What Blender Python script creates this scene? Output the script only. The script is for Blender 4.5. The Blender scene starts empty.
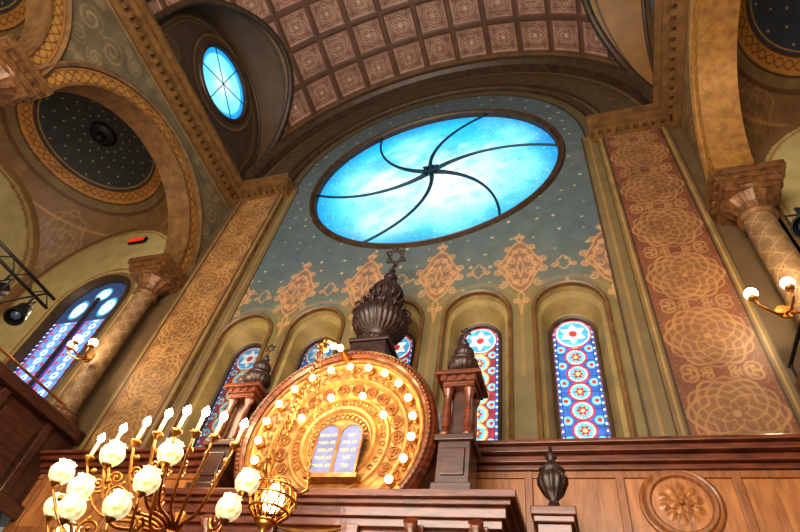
import bpy, math, random
import numpy as np
from mathutils import Vector, Matrix
random.seed(5)
sc = bpy.context.scene
COL = sc.collection
pi = math.pi
sc.view_settings.view_transform = 'Standard'
for lk in ('Medium High Contrast', 'Standard - Medium High Contrast'):
    try:
        sc.view_settings.look = lk; break
    except Exception:
        pass
C = -2.68          # x of the nave axis
ZS = 10.9          # springing of the nave vault
FL = -1.6          # floor level
RV = 5.16          # nave vault radius
HP = 3.72          # half width of the central wall panel
RC = Vector((C+0.06, 0, 10.64))  # rose window centre
EZ = .94           # the rose is slightly wider than tall

# ------------------------------------------------------------------ colour
def S(r, g, b):
    c = np.array([r, g, b], float)/255.0
    return np.where(c <= 0.04045, c/12.92, ((c+0.055)/1.055)**2.4)
def base(shape, c):
    return np.ones(shape+(3,))*c
def mx(col, m, c):
    m = np.clip(m, 0, 1)[..., None]
    return col*(1-m)+c*m
def line(d, w, s=0.012):
    return np.clip((w-np.abs(d))/s+0.5, 0, 1)
def below(d, s=0.012):
    return np.clip(-d/s+0.5, 0, 1)
def band(x, a, b, s=0.012):
    return np.clip((x-a)/s+.5, 0, 1)*np.clip((b-x)/s+.5, 0, 1)
def blobs(x, y, n, r, seed, lo, hi):
    g = np.random.default_rng(seed)
    out = np.zeros_like(x)
    for i in range(n):
        cx = g.uniform(lo[0], hi[0]); cy = g.uniform(lo[1], hi[1]); rr = r*g.uniform(.6, 1.5)
        out = out + np.exp(-(((x-cx)**2+(y-cy)**2)/(rr*rr)))
    return out
def dots(x, y, sp, r, seed=1):
    i = np.floor(x/sp); j = np.floor(y/sp)
    h1 = np.mod(np.sin(i*12.9898+j*78.233+seed)*43758.5453, 1)
    h2 = np.mod(np.sin(i*39.346+j*11.135+seed)*24634.6345, 1)
    h3 = np.mod(np.sin(i*73.156+j*52.235+seed)*14634.6345, 1)
    dx = x-(i+.2+.6*h1)*sp; dy = y-(j+.2+.6*h2)*sp
    return below(np.hypot(dx, dy)-r*(0.6+0.8*h3), r*.6)
def medallion(u, v, R, w=.025, s=.012):
    r = np.hypot(u, v); t = np.arctan2(v, u)
    m = line(r-R*(1+.07*np.cos(8*t)), w, s)
    m = np.maximum(m, line(r-R*.86*(1+.10*np.cos(8*t+pi)), w*.8, s))
    m = np.maximum(m, line(r-R*.66*(1+.22*np.cos(8*t)), w*.8, s))
    m = np.maximum(m, line(r-R*.45*(1+.3*np.cos(4*t+pi)), w*.8, s))
    m = np.maximum(m, line(r-R*.27*(1+.35*np.cos(4*t)), w*.9, s))
    m = np.maximum(m, below(r-R*.1))
    return m
def star6_line(u, v, R, w):
    def tri(u, v):
        d = np.full(u.shape, -1e9)
        for k in range(3):
            a = pi/2+k*2*pi/3+pi/3
            d = np.maximum(d, u*np.cos(a)+v*np.sin(a)-R/2)
        return d
    return np.maximum(line(tri(u, v)+w, w), line(tri(u, -v)+w, w))
def stamp(curves, w, lo, hi, res=.008, soft=.012):
    n0 = int((hi[0]-lo[0])/res)+1; n1 = int((hi[1]-lo[1])/res)+1
    M = np.zeros((n0, n1)); k = int((w+soft)/res)+2
    ox, oy = np.meshgrid(np.arange(-k, k+1), np.arange(-k, k+1), indexing='ij'); ox = ox.ravel(); oy = oy.ravel()
    for c in curves:
        c = np.asarray(c, float)
        d = np.r_[0, np.cumsum(np.hypot(*np.diff(c, axis=0).T))]
        q = np.linspace(0, d[-1], max(2, int(d[-1]/(res*.8)))); x = np.interp(q, d, c[:, 0]); y = np.interp(q, d, c[:, 1])
        fx = (x-lo[0])/res; fy = (y-lo[1])/res
        ix = np.round(fx).astype(int)[:, None]+ox; iy = np.round(fy).astype(int)[:, None]+oy
        dist = np.hypot(ix-fx[:, None], iy-fy[:, None])*res
        val = np.clip((w-dist)/soft+.5, 0, 1)
        ok = (ix >= 0) & (ix < n0) & (iy >= 0) & (iy < n1)
        np.maximum.at(M, (ix[ok], iy[ok]), val[ok])
    return (M, lo, hi, res)
def sample(st, u, v):
    M, lo, hi, res = st
    fx = (u-lo[0])/res; fy = (v-lo[1])/res
    ok = (fx >= 0) & (fx < M.shape[0]-1) & (fy >= 0) & (fy < M.shape[1]-1)
    fx = np.clip(fx, 0, M.shape[0]-1.001); fy = np.clip(fy, 0, M.shape[1]-1.001)
    i = fx.astype(int); j = fy.astype(int); a = fx-i; b = fy-j
    return (M[i, j]*(1-a)*(1-b)+M[i+1, j]*a*(1-b)+M[i, j+1]*(1-a)*b+M[i+1, j+1]*a*b)*ok
def spiral(cx, cy, r0, a0, turns, sg=1, n=40):
    return [(cx+r0*(1-.85*i/n)*math.cos(a0+sg*turns*2*pi*i/n), cy+r0*(1-.85*i/n)*math.sin(a0+sg*turns*2*pi*i/n)) for i in range(n+1)]
def mirror(cs): return cs+[[(-x, y) for x, y in c] for c in cs]
def og(v0, v1, hw, wob=.14, n=60, lobes=6):
    return [(hw*(math.sin(pi*i/n)**.75)*(1+wob*math.cos(lobes*pi*i/n)), v0+(v1-v0)*i/n) for i in range(n+1)]

# ------------------------------------------------------------------ materials
def newmat(name):
    m = bpy.data.materials.new(name); m.use_nodes = True
    nt = m.node_tree; b = nt.nodes['Principled BSDF']
    return m, nt, b
def attr_mat(name, rough=.65, bump=.15, var=.22, scale=3.0, emit=0.0, metal=0.0, fine=40):
    m, nt, b = newmat(name)
    a = nt.nodes.new('ShaderNodeAttribute'); a.attribute_name = 'Col'
    tc = nt.nodes.new('ShaderNodeTexCoord')
    n = nt.nodes.new('ShaderNodeTexNoise'); n.inputs['Scale'].default_value = scale; n.inputs['Detail'].default_value = 6
    nt.links.new(tc.outputs['Object'], n.inputs['Vector'])
    mr = nt.nodes.new('ShaderNodeMapRange'); mr.inputs['From Min'].default_value = .3; mr.inputs['From Max'].default_value = .7
    mr.inputs['To Min'].default_value = 1-var; mr.inputs['To Max'].default_value = 1+var
    nt.links.new(n.outputs['Fac'], mr.inputs['Value'])
    vm = nt.nodes.new('ShaderNodeVectorMath'); vm.operation = 'SCALE'
    nt.links.new(a.outputs['Color'], vm.inputs[0]); nt.links.new(mr.outputs['Result'], vm.inputs['Scale'])
    nt.links.new(vm.outputs['Vector'], b.inputs['Base Color'])
    b.inputs['Roughness'].default_value = rough; b.inputs['Metallic'].default_value = metal
    if bump > 0:
        n2 = nt.nodes.new('ShaderNodeTexNoise'); n2.inputs['Scale'].default_value = fine; n2.inputs['Detail'].default_value = 4
        nt.links.new(tc.outputs['Object'], n2.inputs['Vector'])
        bp = nt.nodes.new('ShaderNodeBump'); bp.inputs['Strength'].default_value = bump; bp.inputs['Distance'].default_value = .02
        nt.links.new(n2.outputs['Fac'], bp.inputs['Height']); nt.links.new(bp.outputs['Normal'], b.inputs['Normal'])
    if emit > 0:
        nt.links.new(a.outputs['Color'], b.inputs['Emission Color']); b.inputs['Emission Strength'].default_value = emit
        for l in list(b.inputs['Base Color'].links): nt.links.remove(l)
        b.inputs['Base Color'].default_value = (.02, .02, .02, 1)
        b.inputs['Roughness'].default_value = .3
    return m
def noise_mat(name, c1, c2, rough=.5, metal=0.0, scale=6, stretch=(1, 1, 1), bump=.1, emit=0, ecol=None, coat=0):
    m, nt, b = newmat(name)
    tc = nt.nodes.new('ShaderNodeTexCoord'); mp = nt.nodes.new('ShaderNodeMapping'); mp.inputs['Scale'].default_value = stretch
    n = nt.nodes.new('ShaderNodeTexNoise'); n.inputs['Scale'].default_value = scale; n.inputs['Detail'].default_value = 6
    n.inputs['Roughness'].default_value = .6
    cr = nt.nodes.new('ShaderNodeValToRGB')
    cr.color_ramp.elements[0].position = .3; cr.color_ramp.elements[1].position = .72
    cr.color_ramp.elements[0].color = (*c1, 1); cr.color_ramp.elements[1].color = (*c2, 1)
    nt.links.new(tc.outputs['Object'], mp.inputs['Vector']); nt.links.new(mp.outputs['Vector'], n.inputs['Vector'])
    nt.links.new(n.outputs['Fac'], cr.inputs['Fac']); nt.links.new(cr.outputs['Color'], b.inputs['Base Color'])
    b.inputs['Roughness'].default_value = rough; b.inputs['Metallic'].default_value = metal
    b.inputs['Coat Weight'].default_value = coat
    if bump:
        bp = nt.nodes.new('ShaderNodeBump'); bp.inputs['Strength'].default_value = bump; bp.inputs['Distance'].default_value = .01
        nt.links.new(n.outputs['Fac'], bp.inputs['Height']); nt.links.new(bp.outputs['Normal'], b.inputs['Normal'])
    if emit:
        b.inputs['Emission Color'].default_value = (*(ecol if ecol is not None else c2), 1); b.inputs['Emission Strength'].default_value = emit
    return m

M_plaster = attr_mat('painted_plaster', rough=.6, var=.14)
M_gilt = attr_mat('gilded_plaster', rough=.5, metal=.1)
M_coffer = attr_mat('coffered_plaster', rough=.6, bump=.1)
M_glass = attr_mat('stained_glass', emit=1.6, bump=0)  # self-lit: the emission stands in for daylight behind the panes
M_rose = attr_mat('rose_glass', emit=1.5, bump=0)  # glows by itself in place of daylight passing through
M_wood_red = noise_mat('mahogany', S(58, 27, 16), S(120, 62, 36), .32, scale=4, stretch=(1, 1, 6), coat=.3)
M_wood_dark = noise_mat('dark_walnut', S(38, 20, 13), S(80, 42, 26), .35, scale=4, stretch=(1, 1, 6), coat=.25)
M_wood_panel = noise_mat('oak_panel', S(122, 74, 38), S(176, 116, 64), .36, scale=2.5, stretch=(7, 1, 1), coat=.2)
M_wood_frame = noise_mat('oak_frame', S(106, 62, 32), S(152, 96, 52), .38, scale=4, stretch=(5, 1, 1), coat=.2)
M_wood_finial = noise_mat('carved_dark_wood', S(28, 18, 17), S(66, 44, 38), .4, scale=14)
M_mould = noise_mat('brown_moulding', S(78, 54, 30), S(120, 86, 48), .5, scale=5)
M_mould_dark = noise_mat('dark_moulding', S(44, 31, 22), S(72, 52, 34), .5, scale=5)
M_mould_gold = noise_mat('gold_moulding', S(116, 82, 42), S(158, 114, 58), .4, metal=.2, scale=7)
M_olive = noise_mat('olive_plaster', S(106, 88, 50), S(140, 116, 68), .6, scale=3)
M_capital = noise_mat('bronzed_capital', S(70, 46, 28), S(126, 86, 50), .45, scale=10, metal=.2)
M_brass = noise_mat('antique_brass', S(132, 84, 38), S(196, 136, 70), .32, metal=.85, scale=12)
M_iron = noise_mat('black_iron', S(14, 14, 15), S(34, 33, 33), .45, metal=.4, scale=12)
M_lead = noise_mat('dark_tracery', S(8, 34, 48), S(20, 56, 74), .5, scale=6)
M_gold_in = noise_mat('gilded_niche', S(126, 82, 40), S(188, 138, 76), .42, metal=.35, scale=7)
M_gold_orn = noise_mat('gilt_ornament', S(96, 56, 28), S(168, 110, 56), .4, metal=.45, scale=14)
M_tablet = noise_mat('blue_grey_tablet', S(66, 78, 122), S(100, 110, 156), .6, scale=5)
M_letter = noise_mat('gilt_letters', S(224, 184, 104), S(246, 214, 140), .45, metal=.2, scale=9)
M_lens = noise_mat('lamp_lens', S(40, 44, 60), S(70, 76, 96), .15, scale=5)
M_bulb = noise_mat('warm_bulb', S(255, 226, 170), S(255, 236, 190), .3, emit=18, ecol=S(255, 218, 150), bump=0)
M_flame = noise_mat('candle_bulb', S(255, 240, 220), S(255, 246, 230), .3, emit=60, ecol=S(255, 238, 210), bump=0)
M_globe = noise_mat('white_globe', S(250, 246, 236), S(255, 252, 246), .3, emit=9, ecol=S(255, 240, 214), bump=0)
M_candle = noise_mat('ivory_candle', S(216, 190, 140), S(232, 210, 166), .5, emit=.5, ecol=S(240, 200, 130), bump=0)
M_red = noise_mat('red_sign', S(180, 30, 20), S(210, 50, 34), .3, emit=.7, ecol=S(206, 50, 34), bump=0)
M_floor = noise_mat('floor_boards', S(70, 40, 24), S(110, 66, 38), .4, scale=2, stretch=(8, 1, 1))
M_shade, nt, b = newmat('opal_shade')
tc = nt.nodes.new('ShaderNodeTexCoord'); vo = nt.nodes.new('ShaderNodeTexVoronoi'); vo.inputs['Scale'].default_value = 32; vo.feature = 'SMOOTH_F1'
cr = nt.nodes.new('ShaderNodeValToRGB'); cr.color_ramp.elements[0].position = .12; cr.color_ramp.elements[1].position = .8
cr.color_ramp.elements[0].color = (*S(255, 248, 206), 1); cr.color_ramp.elements[1].color = (*S(170, 158, 84), 1)
nt.links.new(tc.outputs['Object'], vo.inputs['Vector']); nt.links.new(vo.outputs['Distance'], cr.inputs['Fac'])
nt.links.new(cr.outputs['Color'], b.inputs['Base Color']); nt.links.new(cr.outputs['Color'], b.inputs['Emission Color'])
b.inputs['Emission Strength'].default_value = .68; b.inputs['Roughness'].default_value = .2

# ------------------------------------------------------------------ object helpers
def link(o, parent=None):
    COL.objects.link(o)
    if parent is not None:
        o.parent = parent
        o.matrix_parent_inverse = Matrix.Translation(-parent.location)
    return o
def empty(name, loc, label, category, group=None):
    e = bpy.data.objects.new(name, None); e.location = loc; e.empty_display_size = .2
    COL.objects.link(e); e['label'] = label; e['category'] = category
    if group: e['group'] = group
    return e
def struct(o, label=None):
    o['kind'] = 'structure'
    if label: o['label'] = label
    return o

class MB:
    def __init__(s): s.v = []; s.f = []
    def add(s, vs, fs):
        n = len(s.v); s.v += [tuple(p) for p in vs]; s.f += [tuple(i+n for i in f) for f in fs]; return s
    def xf(s, fn): s.v = [fn(p) for p in s.v]; return s
    def box(s, x0, x1, y0, y1, z0, z1):
        vs = [(x, y, z) for x in (x0, x1) for y in (y0, y1) for z in (z0, z1)]
        return s.add(vs, [(0, 1, 3, 2), (4, 6, 7, 5), (0, 4, 5, 1), (2, 3, 7, 6), (0, 2, 6, 4), (1, 5, 7, 3)])
    def lathe(s, prof, c=(0, 0, 0), n=24, mod=None, axis='Z'):
        vs = []; fs = []
        for (r, z) in prof:
            for k in range(n):
                a = 2*pi*k/n; rr = r*(mod(a, z) if mod else 1)
                p = (rr*math.cos(a), rr*math.sin(a), z)
                if axis == 'Y': p = (p[0], p[2], p[1])
                if axis == 'X': p = (p[2], p[0], p[1])
                vs.append((c[0]+p[0], c[1]+p[1], c[2]+p[2]))
        for i in range(len(prof)-1):
            for k in range(n):
                k2 = (k+1) % n
                fs.append((i*n+k, i*n+k2, (i+1)*n+k2, (i+1)*n+k))
        if prof[0][0] > 1e-4: fs.append(tuple(range(n-1, -1, -1)))
        if prof[-1][0] > 1e-4: fs.append(tuple((len(prof)-1)*n+k for k in range(n)))
        return s.add(vs, fs)
    def tube(s, path, r, n=8, closed=False):
        P = [Vector(p) for p in path]; m = len(P); vs = []; fs = []
        up = None
        for i in range(m):
            if closed: t = (P[(i+1) % m]-P[i-1])
            else: t = P[min(i+1, m-1)]-P[max(i-1, 0)]
            t.normalize()
            if up is None:
                up = Vector((0, 0, 1)) if abs(t.z) < .9 else Vector((1, 0, 0))
            a = t.cross(up).normalized(); up = a.cross(t).normalized()
            rr = r[i] if isinstance(r, (list, tuple)) else r
            for k in range(n):
                g = 2*pi*k/n; vs.append(P[i]+a*(rr*math.cos(g))+up*(rr*math.sin(g)))
        for i in range(m if closed else m-1):
            j = (i+1) % m
            for k in range(n):
                k2 = (k+1) % n; fs.append((i*n+k, i*n+k2, j*n+k2, j*n+k))
        if not closed:
            fs.append(tuple(range(n-1, -1, -1))); fs.append(tuple((m-1)*n+k for k in range(n)))
        return s.add(vs, fs)
    def sphere(s, c, r, n=14, sz=1.0):
        m = n//2+1
        prof = [(r*math.sin(pi*i/m), -r*sz*math.cos(pi*i/m)) for i in range(m+1)]
        prof[0] = (0, prof[0][1]); prof[-1] = (0, prof[-1][1])
        return s.lathe(prof, c, n)
    def sweep(s, path, prof, mp, closed_prof=True, closed_path=False):
        vs = []; fs = []; m = len(path); q = len(prof)
        for (u, v, nu, nv) in path:
            for (d, w) in prof: vs.append(mp(u+nu*d, v+nv*d, w))
        for i in range(m if closed_path else m-1):
            j = (i+1) % m
            for k in range(q if closed_prof else q-1):
                k2 = (k+1) % q; fs.append((i*q+k, i*q+k2, j*q+k2, j*q+k))
        if closed_prof and not closed_path:
            fs.append(tuple(range(q))); fs.append(tuple((m-1)*q+k for k in range(q-1, -1, -1)))
        return s.add(vs, fs)
    def prism(s, pts, mp, w0, w1):
        n = len(pts)
        vs = [mp(u, v, w0) for u, v in pts]+[mp(u, v, w1) for u, v in pts]
        fs = [tuple(range(n)), tuple(range(2*n-1, n-1, -1))]+[(i, (i+1) % n, n+(i+1) % n, n+i) for i in range(n)]
        return s.add(vs, fs)
    def mesh(s, name, mat, smooth=False):
        me = bpy.data.meshes.new(name); me.from_pydata([tuple(p) for p in s.v], [], s.f)
        me.materials.append(mat)
        if smooth:
            me.polygons.foreach_set('use_smooth', [len(p.vertices) <= 4 for p in me.polygons])
        me.update(); return me
    def build(s, name, mat, parent=None, smooth=False, bevel=0, loc=None):
        o = bpy.data.objects.new(name, s.mesh(name, mat, smooth))
        if loc is not None: o.location = loc
        if bevel:
            b = o.modifiers.new('bevel', 'BEVEL'); b.width = bevel; b.segments = 2; b.limit_method = 'ANGLE'
        return link(o, parent)
def inst(me, name, loc, parent=None, rot=None, scale=None):
    o = bpy.data.objects.new(name, me); o.location = loc
    if rot: o.rotation_euler = rot
    if scale: o.scale = scale
    return link(o, parent)

def front(u, v, w): return (u, -w, v)           # w towards the nave
def circ(cu, cv, R, a0, a1, n=48):
    return [(cu+R*math.cos(a), cv+R*math.sin(a), math.cos(a), math.sin(a)) for a in [a0+(a1-a0)*i/n for i in range(n+1)]]
def archp(cu, v0, vs, hw, n=24):
    p = [(cu+hw, v0, 1, 0), (cu+hw, vs, 1, 0)]
    p += circ(cu, vs, hw, 0, pi, n)[1:-1]
    p += [(cu-hw, vs, -1, 0), (cu-hw, v0, -1, 0)]
    return p
def ring_full(cu, cv, R, n=64): return circ(cu, cv, R, 0, 2*pi, n)[:-1]

def grid(name, P, col, mat, keep=None, parent=None, smooth=True):
    nu, nv = P.shape[:2]
    if keep is None: keep = np.ones((nu-1, nv-1), bool)
    idx = np.arange(nu*nv).reshape(nu, nv)
    q = np.stack([idx[:-1, :-1], idx[1:, :-1], idx[1:, 1:], idx[:-1, 1:]], -1)[keep]
    used = np.unique(q); remap = np.zeros(nu*nv, int); remap[used] = np.arange(len(used))
    q = remap[q]; V = P.reshape(-1, 3)[used]; K = col.reshape(-1, 3)[used]
    me = bpy.data.meshes.new(name)
    me.vertices.add(len(V)); me.vertices.foreach_set('co', V.astype(np.float32).ravel())
    me.loops.add(q.size); me.loops.foreach_set('vertex_index', q.astype(np.int32).ravel())
    me.polygons.add(len(q)); me.polygons.foreach_set('loop_start', np.arange(0, q.size, 4, dtype=np.int32))
    me.update(calc_edges=True)
    a = me.color_attributes.new('Col', 'FLOAT_COLOR', 'POINT')
    a.data.foreach_set('color', np.concatenate([np.clip(K, 0, 4), np.ones((len(K), 1))], 1).astype(np.float32).ravel())
    me.polygons.foreach_set('use_smooth', np.full(len(q), smooth))
    me.materials.append(mat); me.validate()
    o = bpy.data.objects.new(name, me); return link(o, parent)
def cc(A):
    return (A[:-1, :-1]+A[1:, 1:])/2
def UV(u0, u1, v0, v1, st):
    u = np.linspace(u0, u1, max(2, int(round((u1-u0)/st))+1)); v = np.linspace(v0, v1, max(2, int(round((v1-v0)/st))+1))
    return np.meshgrid(u, v, indexing='ij')

# ================================================================== FRONT WALL
WO = -.10
WX = [C+k*1.41+WO for k in (-2, -1, 0, 1, 2)]
OHW, OVS = .52, 5.84
GHW, GVS = .33, 5.62

U_, V_ = UV(-5.95, 5.95, 3.0, ZS+5.3, .020)
X_ = U_+C
blue = S(68, 80, 86); blue2 = S(88, 96, 92)
col = base(U_.shape, blue)
nz = blobs(U_, V_, 40, 1.0, 11, (-4, 4), (5, 15)); nz = nz/nz.max()
col = mx(col, nz*.6, blue2)
col = mx(col, dots(U_, V_, .42, .024, 3)*.75, S(176, 160, 112))
oliv = S(102, 88, 52)
per = 1.41
uu = np.mod(U_-WO, per)-per/2
edge = 6.30+.2*np.cos(uu*2*pi/per)
col = mx(col, np.clip((edge+1.5-V_)/1.9, 0, 1)*.55, S(104, 96, 64))
col = mx(col, below(V_-edge, .7), oliv)
orn = S(172, 128, 86); orn2 = S(128, 84, 58)
vv = (V_-6.86)/1.12; uq = uu/.95
sel = (np.abs(U_) < 3.45)
big = mirror([og(-.5, .62, .33, .12, lobes=4), og(-.38, .46, .24, .10, lobes=4), spiral(.14, .2, .10, pi/2, 1.4, -1), spiral(.15, -.08, .11, -pi/2, 1.4, 1),
              spiral(.07, .38, .06, 0, 1.2, 1), spiral(.07, -.28, .06, 0, 1.2, -1), spiral(.27, .05, .07, pi, 1.3, -1), spiral(.40, .16, .075, pi, 1.3, -1), spiral(.40, -.04, .075, pi, 1.3, 1), spiral(.30, -.34, .08, pi/2, 1.3, 1), spiral(.22, .46, .07, pi, 1.2, -1),
              [(0, .62), (.05, .70), (0, .84)], [(0, -.5), (.05, -.58), (0, -.95)], spiral(.08, -.68, .06, pi, 1.1, 1), spiral(.06, .74, .05, pi, 1.1, -1), [(0, -.2), (.06, .03), (0, .26)]])
stb = stamp(big, .013, (-.6, -1.1), (.6, 1.0))
ogp = og(-.52, .66, .36, .12, lobes=4)
hw_ = np.interp(vv, [p[1] for p in ogp], [p[0] for p in ogp], left=0, right=0)
col = mx(col, below(np.abs(uq)-hw_, .03)*sel*(vv > -.5)*(vv < .64)*.5, orn2)
col = mx(col, sample(stb, uq, vv)*sel*.85, orn)
u2 = np.mod(U_-WO+per/2, per)-per/2
small = mirror([og(-.14, .2, .10, .2), spiral(.15, -.03, .06, pi, 1.3, -1)])
sts = stamp(small, .011, (-.3, -.25), (.3, .35))
col = mx(col, sample(sts, u2, V_-6.86)*sel*.85, orn)
for off, w in ((.17, .012), (.21, .008)):
    ra = np.where(V_ > OVS, np.hypot(u2, V_-OVS), np.abs(u2))-(OHW+off)
    col = mx(col, line(ra, w)*sel*.5*(V_ > 4.6), S(140, 104, 60))
col = mx(col, band(np.abs(U_), 3.42, 3.8)*(V_ < ZS), S(98, 82, 52))
col = mx(col, line(np.abs(U_)-3.42, .02)*(V_ < ZS), S(60, 44, 28))
col = mx(col, line(np.abs(U_)-3.56, .012)*(V_ < ZS), S(136, 104, 62))
col = mx(col, (np.abs(U_) > 5.0)*(V_ < ZS), S(86, 66, 42))
ra = np.hypot(U_, V_-ZS); ta = np.arctan2(V_-ZS, U_)
up = (V_ >= ZS)
col = mx(col, (ra > HP-.22)*up, S(82, 70, 46))
col = mx(col, line(ra-(HP-.22), .025)*up, S(46, 36, 26))
col = mx(col, (ra > 4.1)*up, S(72, 54, 36))
col = mx(col, line(ra-4.1, .02)*up, S(112, 84, 50))
pat = line(ra-4.5-.14*np.sin(ta*26), .02)+line(ra-4.5+.14*np.sin(ta*26), .02)
col = mx(col, pat*up*.4, S(104, 78, 48))
col = mx(col, line(ra-4.86, .02)*up, S(108, 82, 48))
P = np.stack([X_, 0*X_, V_], -1)
uc, vc, = cc(U_), cc(V_)
keep = ~((np.hypot(uc+C-RC.x, (vc-RC.z)/EZ) < 2.93))
for wx in WX:
    du = np.abs(uc+C-wx)
    keep &= ~(((vc <= OVS) & (du < OHW)) | (np.hypot(du, vc-OVS) < OHW))
keep &= ~((vc > ZS) & (np.hypot(uc, vc-ZS) > 5.22))
keep &= ~((vc > ZS-.02) & (np.abs(uc) > 5.25))
struct(grid('wall_front', P, col, M_plaster, keep), 'slate-blue stencilled end wall sprinkled with gold stars')

mb = MB(); pr = [(0, 0), (0, .08), (.04, .12), (.10, .12), (.16, .06), (.16, 0)]
mb.sweep(circ(C, ZS, HP, 0, pi, 72), pr, front)
mb.sweep(circ(C, ZS, 4.02, 0, pi, 72), [(0, 0), (0, .05), (.06, .05), (.06, 0)], front)
struct(mb.build('trim_1', M_mould_dark), 'dark moulded arch over the rose window wall')
mb = MB(); mb.sweep(circ(C, ZS, 4.93, 0, pi, 80), [(0, 0), (0, .22), (.06, .34), (.16, .38), (.26, .3), (.26, 0)], front)
struct(mb.build('trim_2', M_mould_dark), 'dark rib where the vault meets the wall')

# pilasters
def pilaster(side, n):
    a, b = 3.70, 5.02
    u, v = UV(a, b, 3.0, 10.75, .013)
    um = u-(a+b)/2
    c = base(u.shape, S(100, 60, 42) if side > 0 else S(120, 84, 52))
    g = S(140, 104, 66) if side > 0 else S(160, 122, 74)
    g2 = S(116, 84, 52)
    P1 = 1.16
    pv = np.mod(v+.2, P1)-P1/2
    r = np.hypot(um, pv); t = np.arctan2(pv, um)
    inner = np.abs(um) < .52
    c = mx(c, below(r-.44, .06)*.5*inner, g2)
    lace = np.zeros_like(um)
    for (R1, amp, q, ph, w) in ((.46, .09, 6, 0, .018), (.46, .09, 6, pi, .012), (.34, .16, 6, 0, .014), (.34, .16, 6, pi, .014), (.22, .2, 6, 0, .012), (.13, .3, 6, pi, .012)):
        lace = np.maximum(lace, line(r-R1*(1+amp*np.cos(q*t+ph)), w, .016))
    lace = np.maximum(lace, below(r-.045))
    c = mx(c, lace*inner*.9, g)
    cor = mirror([spiral(.36, P1/2-.04, .12, pi/2, 1.5, 1), spiral(.36, P1/2+.04, .12, -pi/2, 1.5, -1), spiral(.14, P1/2-.05, .07, 0, 1.3, 1), spiral(.14, P1/2+.05, .07, 0, 1.3, -1)])
    sc_ = stamp(cor, .012, (-.55, 0), (.55, P1))
    c = mx(c, sample(sc_, um, np.mod(pv, P1))*inner, g)
    c = mx(c, dots(um+7, pv+3, .07, .012, 5)*inner*.45, g)
    c = mx(c, (np.abs(um) > .54), S(102, 84, 54))
    c = mx(c, line(np.abs(um)-.54, .016), S(58, 38, 24))
    c = mx(c, line(np.abs(um)-.60, .010), S(152, 116, 68))
    P = np.stack([C+side*u, 0*u-.1, v], -1)
    struct(grid('trim_%d' % n, P, c, M_gilt), 'flat pilaster stencilled with gold rosettes on red-brown')
    mb = MB(); mb.box(*(sorted((C+side*a, C+side*b))), -.098, 0, 3.0, 10.75)
    struct(mb.build('trim_%d' % (n+1), M_mould), 'plain backing of the stencilled pilaster')
pilaster(-1, 3); pilaster(1, 5)

for side, n in ((-1, 7), (1, 8)):
    mb = MB()
    for (z0, z1, pro) in ((10.55, 10.62, .16), (10.66, 10.76, .22), (10.76, 10.86, .34), (10.86, 10.95, .46)):
        x0, x1 = sorted((C+side*(3.62-.25*(pro-.16)), C+side*5.3)); mb.box(x0, x1, -pro, 0, z0, z1)
        x0, x1 = sorted((C+side*(5.3-pro), C+side*5.32)); mb.box(x0, x1, -9.4, -pro, z0, z1)
    for k in range(9):
        x = C+side*(3.7+k*.17); mb.box(x-.04, x+.04, -.27, -.1, 10.58, 10.68)
    for k in range(46):
        y = -.4-k*.19; x0, x1 = sorted((C+side*5.04, C+side*5.3)); mb.box(x0, x1, y-.05, y+.05, 10.56, 10.66)
    struct(mb.build('trim_%d' % n, M_mould), 'moulded brown and gold cornice running along the nave')

# ================================================================== ROSE WINDOW
RG = 2.86
def sq(p): return (p[0], p[1], RC.z+(p[2]-RC.z)*EZ)
rose = MB()
rose.sweep(ring_full(RC.x, RC.z, RG-.02, 96), [(0, -.2), (0, .02), (.03, .05), (.06, .03), (.08, .06), (.13, .07), (.16, .0), (.13, -.02), (.1, -.2)], front, closed_path=True).xf(sq)
window_1 = struct(rose.build('window_1', M_mould_dark), 'great round rose window with swirling blue star-strewn glass')
rr_, tt_ = np.meshgrid(np.linspace(0, RG, 190), np.linspace(0, 2*pi, 560), indexing='ij')
gx, gz = rr_*np.cos(tt_), rr_*np.sin(tt_)
c = base(gx.shape, S(40, 190, 232))
n1 = np.clip(blobs(gx, gz, 34, .42, 21, (-2.4, -2.4), (2.4, 2.4))/1.4, 0, 1)
n2 = np.clip(blobs(gx, gz, 24, .45, 22, (-2.8, -2.8), (2.8, 2.8))/1.4, 0, 1)
n3 = np.clip(blobs(gx, gz, 220, .13, 23, (-2.8, -2.8), (2.8, 2.8))/1.2, 0, 1)
n4 = np.clip(blobs(gx, gz, 120, .12, 29, (-2.2, -2.2), (2.2, 2.2))/1.0, 0, 1)
c = mx(c, n2*.8, S(0, 138, 200))
c = mx(c, n1*.6, S(140, 234, 250))
c = mx(c, np.exp(-((gx-.5)**2+(gz+.5)**2)/.9)*.97, S(240, 254, 255))
c = mx(c, np.exp(-((gx+1.2)**2+(gz+.2)**2)/.6)*.85, S(218, 250, 255))
c = mx(c, np.exp(-((gx+.9)**2+(gz+1.7)**2)/.4)*.75, S(206, 246, 255))
c = mx(c, np.exp(-((gx-1.6)**2+(gz-.2)**2)/.4)*.5, S(190, 242, 252))
c = mx(c, np.exp(-((gx+.3)**2+(gz-1.5)**2)/.3)*.4, S(170, 238, 250))
c = mx(c, n4*.35*np.clip((2.4-rr_)/1, 0, 1), S(220, 250, 252))
c = mx(c, n3*.4, S(8, 156, 206))
c = mx(c, np.clip((rr_-2.2)/.66, 0, 1)*.75, S(0, 112, 172))
c = mx(c, dots(gx+9, gz+9, .23, .014, 8)*.45, S(236, 248, 206))
c = mx(c, dots(gx+9, gz+9, .27, .02, 18)*.45, S(6, 100, 160))
sw = tt_+1.1*(rr_/2.7)
c = mx(c, line(np.sin(sw*9)*rr_/9, .010, .01)*.2, S(20, 100, 150))
grid('glass', np.stack([RC.x+gx, 0*gx+.1, RC.z+gz*EZ], -1), c, M_rose, parent=window_1)
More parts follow.
